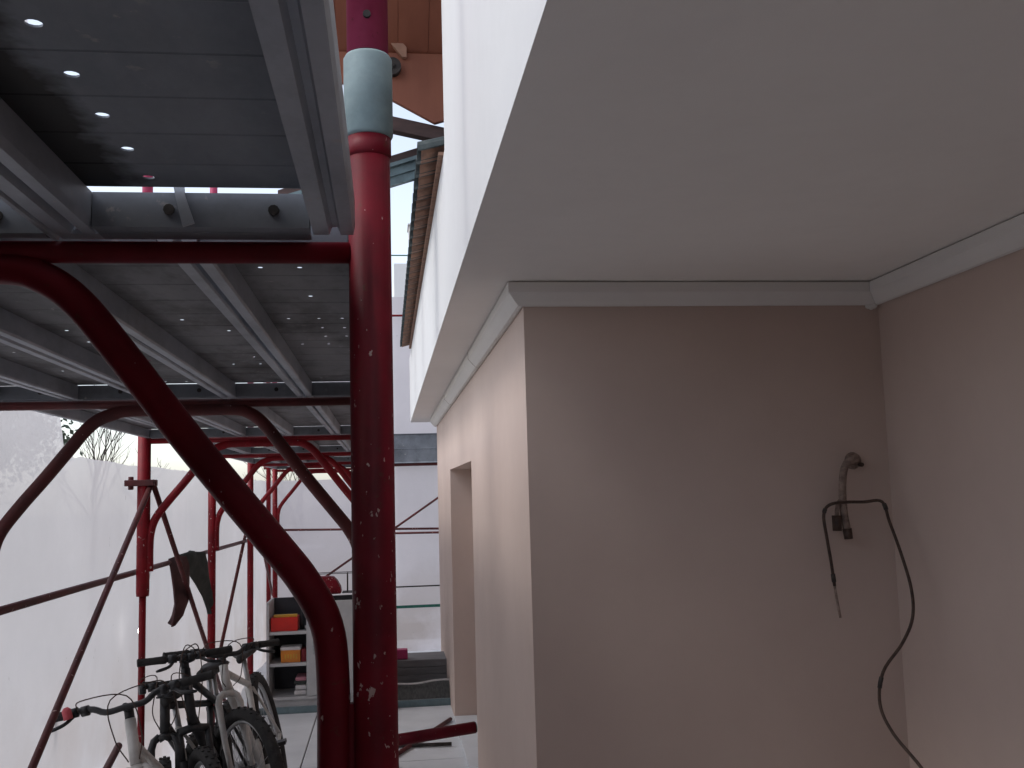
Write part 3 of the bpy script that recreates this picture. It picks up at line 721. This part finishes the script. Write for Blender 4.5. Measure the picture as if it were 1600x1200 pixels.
# ================================================================== at the far right gap
bd = thing('board_stack', 'stack of grey boards on the far step beside the house', 'boards')
for k in range(4):
    obj('board', MB().box((-.02 + random.uniform(-.02, .02), 8.88 + random.uniform(-.01, .01), FL + .045 + k * .063), (1.2, 9.3, FL + .045 + k * .063 + .060)), 'board', bd, .004)
settle(bd)
hp = MB(); nu, nv = 40, 10
for j in range(nv + 1):
    for i in range(nu + 1):
        x = -.05 + 1.2 * i / nu; v = j / nv
        top = .105 + .04 * (x - .1) + .012 * noise.noise((x * 7, 0, 0))
        y_ = 8.46 + .30 * v; z = FL + .045 + top * math.sin(math.pi * min(v * 1.0, 1.0)) ** .35 if 0 < v < 1 else FL + .045
        hp.v.append(Vector((x, y_ + .012 * noise.noise((x * 9, v * 5, 3)), z + (.010 * noise.noise((x * 12, v * 6, 1)) if 0 < v < 1 else 0))))
for j in range(nv):
    for i in range(nu): a = j*(nu+1)+i; hp.f.append((a, a+1, a+nu+2, a+nu+1)); hp.sm.append(True)
single('folded_net', hp, 'net_heap', 'dark folded debris net lying on the step before the grey boards', 'net')
m = MB().tube(curve([(-.05 + .1*k, 8.50 + .005*math.sin(k*2), FL + .158 + .005 * k + .006*math.sin(k*1.7)) for k in range(12)], 4), .0085, 6)
single('frayed_rope', m, 'paper', 'white frayed rope along the top of the dark net', 'rope')
single('small_box', MB().box((.055, 8.93, FL + .2975), (.165, 9.03, FL + .380)), 'magenta', 'small magenta box sitting on the grey boards', 'box', None, .006)

# ================================================================== RAGS on the guard rail
def rag(name, mat, label, pts_w, thick=.006):
    m = MB(); rows = []
    for (y_, z, w, dx) in pts_w:
        c = Vector((-1.128 + dx, y_, z)); d = Vector((.10, .995, 0)) * w
        r_ = []
        for k in range(9):
            s_ = k / 8 - .5; r_.append(c + d * s_ * 2 + Vector((.016 * math.sin(s_ * 9 + z * 12), 0, .01 * math.cos(s_ * 7))))
        rows.append(r_ + [p + Vector((thick, 0, 0)) for p in reversed(r_)])
    m.sweep([0] * 18, rows); m.sm = [True] * len(m.sm)
    return single(name, m, mat, label, 'cloth', 'dark cloths hung on the guard rail')
rag('hanging_cloth', 'rag', 'dark green cloth draped over the guard rail right of the crossing brace', [(6.02, -.292, .20, -.02), (6.05, -.298, .20, .0), (6.10, -.36, .21, .012), (6.24, -.46, .19, .02), (6.38, -.56, .14, .02), (6.48, -.65, .07, .02), (6.50, -.69, .03, .02)])
rag('hanging_cloth', 'rag_brown', 'brown cloth strip hanging with a pointed tip left of the crossing brace', [(5.62, -.29, .10, 0), (5.62, -.34, .13, .015), (5.60, -.44, .16, .03), (5.55, -.53, .15, .035), (5.46, -.59, .10, .03), (5.37, -.625, .02, .02)])

# small lamp before the sheet, a bright spot drawn as a hanging bulb
glow = MB()
lm = bpy.data.materials.new('spot_glow'); lm.use_nodes = True
pb = lm.node_tree.nodes['Principled BSDF']; pb.inputs['Emission Color'].default_value = (1, .97, .92, 1); pb.inputs['Emission Strength'].default_value = 6
lp = thing('small_glow', 'tiny bright lamp hanging before the white sheet right of the third pole', 'glow')
lc = Vector((-1.20, 5.14, -.62))
bl = MB(); n = 8
bl.tube([lc + Vector((0, 0, -.016)), lc + Vector((0, 0, -.012)), lc, lc + Vector((0, 0, .012)), lc + Vector((0, 0, .018))], [.004, .011, .014, .011, .006], 12)
obj('bulb', bl, lm, lp)
obj('socket', MB().tube([lc + Vector((0, 0, .019)), lc + Vector((0, 0, .034))], .007, 10), 'paper', lp)
obj('flex', MB().tube([lc + Vector((0, 0, .034)), lc + Vector((.03, 0, .2)), (-1.15, 5.14, -.30)], .0012, 6), 'paper', lp)
settle(lp)

# ================================================================== WALL FIXTURE in the alcove
fx = thing('pipe_stub', 'bent grey pipe stub with two black plugs sticking out of the porch wall', 'pipe')
pp = curve([(1.712, 3.498, .082), (1.708, 3.46, .086), (1.690, 3.44, .088), (1.662, 3.437, .072), (1.647, 3.437, .040), (1.640, 3.44, -.02), (1.640, 3.44, -.10), (1.648, 3.44, -.165)], 5)
obj('pipe', MB().tube(pp, .0135, 14), 'old_pipe', fx)
obj('flange', MB().tube([(1.715, 3.499, .082), (1.715, 3.488, .082)], [.032, .029], 20), 'old_pipe', fx)
obj('plug', MB().tube([(1.648, 3.44, -.163), (1.652, 3.44, -.200)], [.0165, .0155], 12), 'cable', fx)
obj('branch', MB().tube(curve([(1.642, 3.44, -.05), (1.618, 3.437, -.075), (1.610, 3.437, -.12)], 4), .008, 10), 'old_pipe', fx)
obj('plug', MB().tube([(1.611, 3.437, -.115), (1.609, 3.437, -.17)], [.018, .016], 12), 'cable', fx)
obj('nail', MB().tube([(1.735, 3.498, .068), (1.737, 3.470, .066)], .008, 8), 'cable', fx)
settle(fx)
cb_ = thing('black_cable', 'black cable hooked round the pipe stub and trailing down the porch wall', 'cable')
cp = [(1.592, 3.45, -.365), (1.580, 3.44, -.28), (1.565, 3.43, -.192), (1.554, 3.42, -.112), (1.573, 3.41, -.076), (1.632, 3.41, -.068), (1.70, 3.405, -.069), (1.768, 3.40, -.070), (1.775, 3.37, -.14), (1.773, 3.30, -.249), (1.774, 3.25, -.365), (1.755, 3.22, -.457), (1.723, 3.24, -.543), (1.678, 3.30, -.646), (1.659, 3.30, -.751), (1.657, 3.22, -.828), (1.684, 3.10, -.911), (1.705, 3.0, -1.001), (1.72, 2.9, -1.2), (1.74, 2.9, -1.5), (1.76, 2.8, FL + .02), (1.6, 2.6, FL + .012)]
obj('sheath', MB().tube(curve(cp, 6), .0056, 10), 'cable', cb_)
for a, b, c_ in ((0, 1, .0078), (3, 4, .0075), (7, 8, .0080), (13, 14, .0075)):
    pa, pb = Vector(cp[a]), Vector(cp[b]); m_ = curve(cp, 6)[a*6+1:a*6+4]
    obj('tape_wrap', MB().tube(m_, c_, 10), 'dark_metal', cb_)
obj('bare_end', MB().tube(curve([(1.592, 3.45, -.365), (1.602, 3.455, -.43), (1.611, 3.46, -.479)], 4), .0048, 8), 'old_pipe', cb_)
settle(cb_)

# ================================================================== BICYCLES
def make_bike(label, frame_mat, fork_mat, wr_=.335, bar_h=1.02, steer=0, stem_len=.06, rise=.03, tyre_r=.026, suspension=False, barw=.30, bars='riser', low=False):
    b = thing('bicycle', label, 'bicycle', 'bicycles parked under the scaffold')
    A0 = Vector((0, .035, wr_)); ax = Vector((0, .33, .944)).normalized()
    Rs = Matrix.Rotation(steer, 3, ax)
    def st(p): return Rs @ (Vector(p) - A0) + A0
    def stl(ps): return [st(p) for p in ps]
    def on(s_, dx=0, dy=0): return A0 + ax * s_ + Vector((dx, dy, 0))
    crown = wr_ + .075; h1 = crown + .02; h2 = (bar_h - wr_) / ax.z - .09
    rear = Vector((0, 1.04, wr_)); bb = Vector((0, .64, .29)); seat = Vector((0, .80, .74))
    f = MB()
    f.tube([on(h1), on(h2)], .0215, 16)
    f.tube([on(h2 - .035), seat + Vector((0, 0, -.02))] if not low else [on(h1 + .08), bb + (seat - bb) * .35], [.0185, .016], 14)
    f.tube([on(h1 + .03), bb], [.024, .021], 14)
    f.tube([bb, seat], .016, 14)
    for s_ in (1, -1):
        f.tube([bb + Vector((s_*.03, .02, 0)), bb + Vector((s_*.06, .16, .01)), rear + Vector((s_*.068, 0, 0))], .0095, 10)
        f.tube([seat + Vector((s_*.018, 0, -.04)), rear + Vector((s_*.068, 0, 0))], .0080, 10)
    f.tube([bb - Vector((.036, 0, 0)), bb + Vector((.036, 0, 0))], .021, 14)
    obj('frame', f, frame_mat, b)
    fk = MB(); lo = 'alloy' if suspension else fork_mat
    for s_ in (1, -1):
        top = on(crown, s_*.062, -.0)
        if suspension:
            fk.tube(stl([on(crown - .14, s_*.062), top]), .0145, 12)
            fk.tube(stl([A0 + Vector((s_*.062, -.03, -.01)), on(crown - .13, s_*.062)]), .021, 12)
        else:
            fk.tube(stl([A0 + Vector((s_*.055, -.035, 0)), on(crown * .5, s_*.056, -.004), on(crown - .045, s_*.056), on(crown - .012, s_*.046), on(crown + .006, s_*.022)]), [.011, .0145, .0165, .0165, .0165], 12)
    cw = .066 if suspension else .026; fk.tube(stl([on(crown - .004, -cw), on(crown + .008, 0), on(crown - .004, cw)]), .018, 12)
    fk.tube(stl([on(crown), on(h2 + .03)]), .013, 12)
    obj('fork', fk, fork_mat, b)
    def wheel(c, fn):
        w = MB(); ax_ = fn(c + Vector((1, 0, 0))) - fn(c); cc = fn(c)
        t = obj('wheel', MB().tube([cc - ax_ * .05, cc - ax_ * .03, cc + ax_ * .03, cc + ax_ * .05], [.010, .021, .021, .010], 14), 'alloy', b)
        ty = MB().ring(cc, ax_, wr_ - tyre_r, tyre_r, 56, 10)
        u = ax_.orthogonal().normalized(); w_ = ax_.cross(u); nk = 72
        for k in range(nk):     # knobs of the tread
            a = 2*math.pi*k/nk; d = u*math.cos(a) + w_*math.sin(a); tg = ax_.cross(d)
            for off in ((-.6, .6) if k % 2 else (0,)):
                r0 = wr_ - tyre_r + tyre_r * math.cos(off) ; p0 = cc + d * (r0 - .001) + ax_ * (tyre_r * math.sin(off))
                vs = [p0 + tg*(.005*i) + ax_*(.006*j) + d*(q*.005) for i, j, q in ((-1,-1,0),(1,-1,0),(1,1,0),(-1,1,0),(-1,-1,1),(1,-1,1),(1,1,1),(-1,1,1))]
                ty.add(vs, [(4,5,6,7),(0,1,5,4),(1,2,6,5),(2,3,7,6),(3,0,4,7)])
        obj('tyre', ty, 'rubber', t)
        obj('rim', MB().ring(cc, ax_, wr_ - tyre_r * 2 - .006, .0105, 48, 6), 'alloy', t)
        sp = MB()
        for k in range(28):
            a = 2*math.pi*k/28; a2 = a + (.35 if k % 4 < 2 else -.35); s_ = 1 if k % 2 else -1
            d1 = u*math.cos(a) + w_*math.sin(a); d2 = u*math.cos(a2) + w_*math.sin(a2)
            sp.tube([cc + d2*.02 + ax_*(s_*.028), cc + d1*(wr_ - tyre_r*2 - .006)], .0012, 4, False)
        obj('spokes', sp, 'alloy', t)
    wheel(Vector((0, 0, wr_)), st); wheel(rear, lambda p: Vector(p))
    # stem and handlebar
    hz = h2 + .045; tip = on(hz) + Vector((0, -stem_len, .012))
    obj('stem', MB().tube(stl([on(h2 + .001), on(hz + .012)]), .0185, 14).tube(stl([on(hz), tip]), .0165, 12), 'black', b)
    if bars == 'riser': bp = [(-barw, .035, rise), (-barw*.42, .012, rise), (-barw*.22, 0, 0), (0, 0, 0), (barw*.22, 0, 0), (barw*.42, .012, rise), (barw, .035, rise)]
    else: bp = [(-barw, .022, .004), (0, 0, 0), (barw, .022, .004)]
    bp = [tip + Vector(p) for p in bp]
    hb = obj('handlebar', MB().tube(stl(curve(bp, 4)), .0122, 12), 'black', b)
    for s_ in (1, -1):
        e = bp[-1] if s_ == 1 else bp[0]; dr_ = (bp[-2] - bp[-1]).normalized() if s_ == 1 else (bp[1] - bp[0]).normalized()
        gpts = [e + dr_*t_ for t_ in (-.004, 0, .005, .03, .06, .09, .115, .12)]
        obj('grip', MB().tube(stl(gpts), [.015, .019, .0165, .0172, .0165, .0172, .0185, .014], 14), 'rubber', hb)
        q = e + dr_ * .145
        obj('brake_lever', MB().tube(stl([q - dr_*.018, q + dr_*.018]), .019, 12).tube(stl(curve([q + Vector((0, -.012, -.012)), q + Vector((s_*.03, -.05, -.028)), q + Vector((s_*.085, -.06, -.038))], 4)), [.0075]*8 + [.0045], 8), 'black', hb)
        obj('shifter', MB().tube(stl([q + dr_*.03 + Vector((0, .004, -.004)), q + dr_*.058 + Vector((0, .004, -.004))]), .020, 12), 'black', hb)
        # hoses looping down to the frame
        obj('cable', MB().tube(stl(curve([q + Vector((-s_*.02, -.015, 0)), q + Vector((-s_*.05, -.085, .045)), tip + Vector((-s_*.03, -.09, .05)), tip + Vector((-s_*.05, -.055, -.10)), on(h1 + .02, -s_*.02, -.03)], 6)), .0025, 6), 'cable', b)
    obj('seat_post', MB().tube([seat + Vector((0, 0, -.03)), seat + Vector((0, .035, .12))], .0135, 12), 'alloy', b)
    sd = MB(); rows = []
    for t_, w_, h_ in ((-.14, .018, .0), (-.08, .024, .004), (0, .040, .0), (.06, .066, .004), (.11, .072, .008), (.135, .05, .006)):
        rows.append([(w_*math.cos(a), .84 + t_, .875 + h_ + .022*math.sin(a)) for a in (2*math.pi*k/12 for k in range(12))])
    sd.sweep([0]*12, rows); sd.sm = [True]*len(sd.sm); obj('saddle', sd, 'saddle', b)
    ck = MB().ring(bb + Vector((-.045, 0, 0)), (1, 0, 0), .075, .006, 32, 6).tube([bb + Vector((-.055, 0, 0)), bb + Vector((-.065, .10, -.13))], .009, 8).tube([bb + Vector((.055, 0, 0)), bb + Vector((.065, -.10, .13))], .009, 8)
    obj("sprocket", MB().ring(rear + Vector((-.045, 0, 0)), (1, 0, 0), .04, .010, 24, 6), "dark_metal", b)
    obj('crankset', ck, 'dark_metal', b)
    for s_ in (1, -1):
        c_ = bb + Vector((s_*.12, -s_*.10, s_*.13)); obj('pedal', MB().box(c_ - Vector((.045, .035, .01)), c_ + Vector((.045, .035, .01))), 'black', b, .003)
    obj('chain', MB().tube([bb + Vector((-.047, 0, .077)), rear + Vector((-.047, 0, .045))], .004, 6).tube([bb + Vector((-.047, 0, -.077)), rear + Vector((-.047, 0, -.045))], .004, 6), 'dark_metal', b)
    return b
def put(b, x, y, head, lean):
    """front contact point, heading in degrees (0 = towards the camera, positive turns to the camera's right), lean to the left in degrees"""
    b.location = (x, y, FL + .003)
    b.rotation_euler = (Matrix.Rotation(R(head), 3, 'Z') @ Matrix.Rotation(R(-lean), 3, 'Y')).to_euler()
bA = make_bike('white-framed bicycle nearest the sheet, black riser bar with a red cap', 'bike_white', 'bike_white', .335, .99, R(8), .055, .028, low=True, barw=.335)
put(bA, -.79, 3.93, -3, 15)
obj('bell', MB().tube([(-.185, .135, .985), (-.185, .135, 1.02), (-.185, .135, 1.03)], [.017, .017, .008], 14), 'pink_tape', bA)
bB = make_bike('black bicycle with thick suspension fork facing the lens in the middle', 'black', 'black', .34, 1.07, R(26), .05, .0, .030, True, .205, 'flat')
put(bB, -.71, 4.50, 0, 12)
bC = make_bike('white-framed bicycle with turned front wheel nearest the cabinet', 'bike_white', 'bike_white', .37, 1.01, R(36), .05, .025, .030)
put(bC, -.61, 4.98, 0, 13)
bD = make_bike('black bicycle half hidden between the near white and the middle one', 'black', 'black', .325, .95, R(20), .03, .0, .028, False, .09, 'flat')
put(bD, -.90, 4.45, -8, 8)

# ================================================================== OUTSIDE
nb = thing('neighbour_house', 'pale neighbouring house with a raised grey parapet beyond the net', 'building')
obj('wall', MB().box((.15, 14, FL - .2), (5, 19, 3.30)), 'roof_white', nb)
obj('parapet', MB().box((.372, 14.02, 3.302), (5, 14.4, 3.86)), 'pale_wall', nb, .01)
obj('coping', MB().box((.355, 14.0, 3.862), (5.02, 14.42, 3.89)), 'pale_wall', nb, .005)
settle(nb)
def tree(x, y, h, leafy, label, seed, spread=.55):
    rnd = random.Random(seed)
    t = thing('tree', label, 'tree', 'trees standing outside the white sheet')
    wood = MB(); tips = []
    def grow(p, d, L, r, lev):
        q = p + d * L * .5 + Vector((rnd.uniform(-1, 1), rnd.uniform(-1, 1), 0)) * L * .05; e = p + d * L
        wood.tube([p, q, e], [r, r * .82, r * .62], 6 if lev < 3 else 4, False); tips.append((e, lev))
        if lev >= 5: return
        for k in range(rnd.choice((2, 3, 3))):
            nd = (d + Vector((rnd.uniform(-1, 1), rnd.uniform(-1, 1), rnd.uniform(-.25, .7))) * spread).normalized()
            grow(e if k else q, nd, L * rnd.uniform(.62, .85), r * .58, lev + 1)
    base_ = Vector((x, y, FL - .05)); grow(base_, Vector((0, 0, 1)), h * .26, h * (.022 if leafy else .014), 0)
    obj('trunk', wood, 'bark', t)
    if leafy:
        lf = MB()
        for e, lev in tips:
            if lev < 2: continue
            for k in range(46 if lev > 3 else 26):
                c = e + Vector((rnd.gauss(0, .24), rnd.gauss(0, .24), rnd.gauss(0, .22))) * (h / 5)
                a = Vector((rnd.uniform(-1, 1), rnd.uniform(-1, 1), rnd.uniform(-1, 1))).normalized(); b_ = a.orthogonal().normalized()
                s_ = rnd.uniform(.03, .06); lf.add([c - a*s_, c + b_*s_*.5, c + a*s_, c - b_*s_*.5], [(0, 1, 2, 3)])
        obj('crown', lf, 'leaf', t)
    return settle(t)
tree(-5.5, 12.6, 4.8, True, 'dense leafy tree seen dimly at the left edge beyond the sheet', 3)
tree(-4.9, 17.6, 4.2, False, 'bare winter tree with thin branches left of the third pole', 11)
tree(-3.6, 16.2, 3.9, False, 'bare winter tree with thin branches right of the third pole', 23)
tree(-1.6, 19.0, 3.6, False, 'small bare tree above the far net beside the sixth frame', 31)

# lift the whole place so that the paving lies at height 0
for o in list(sc.objects):
    if o.parent is None and o.type != 'LIGHT': o.location.z += EYE
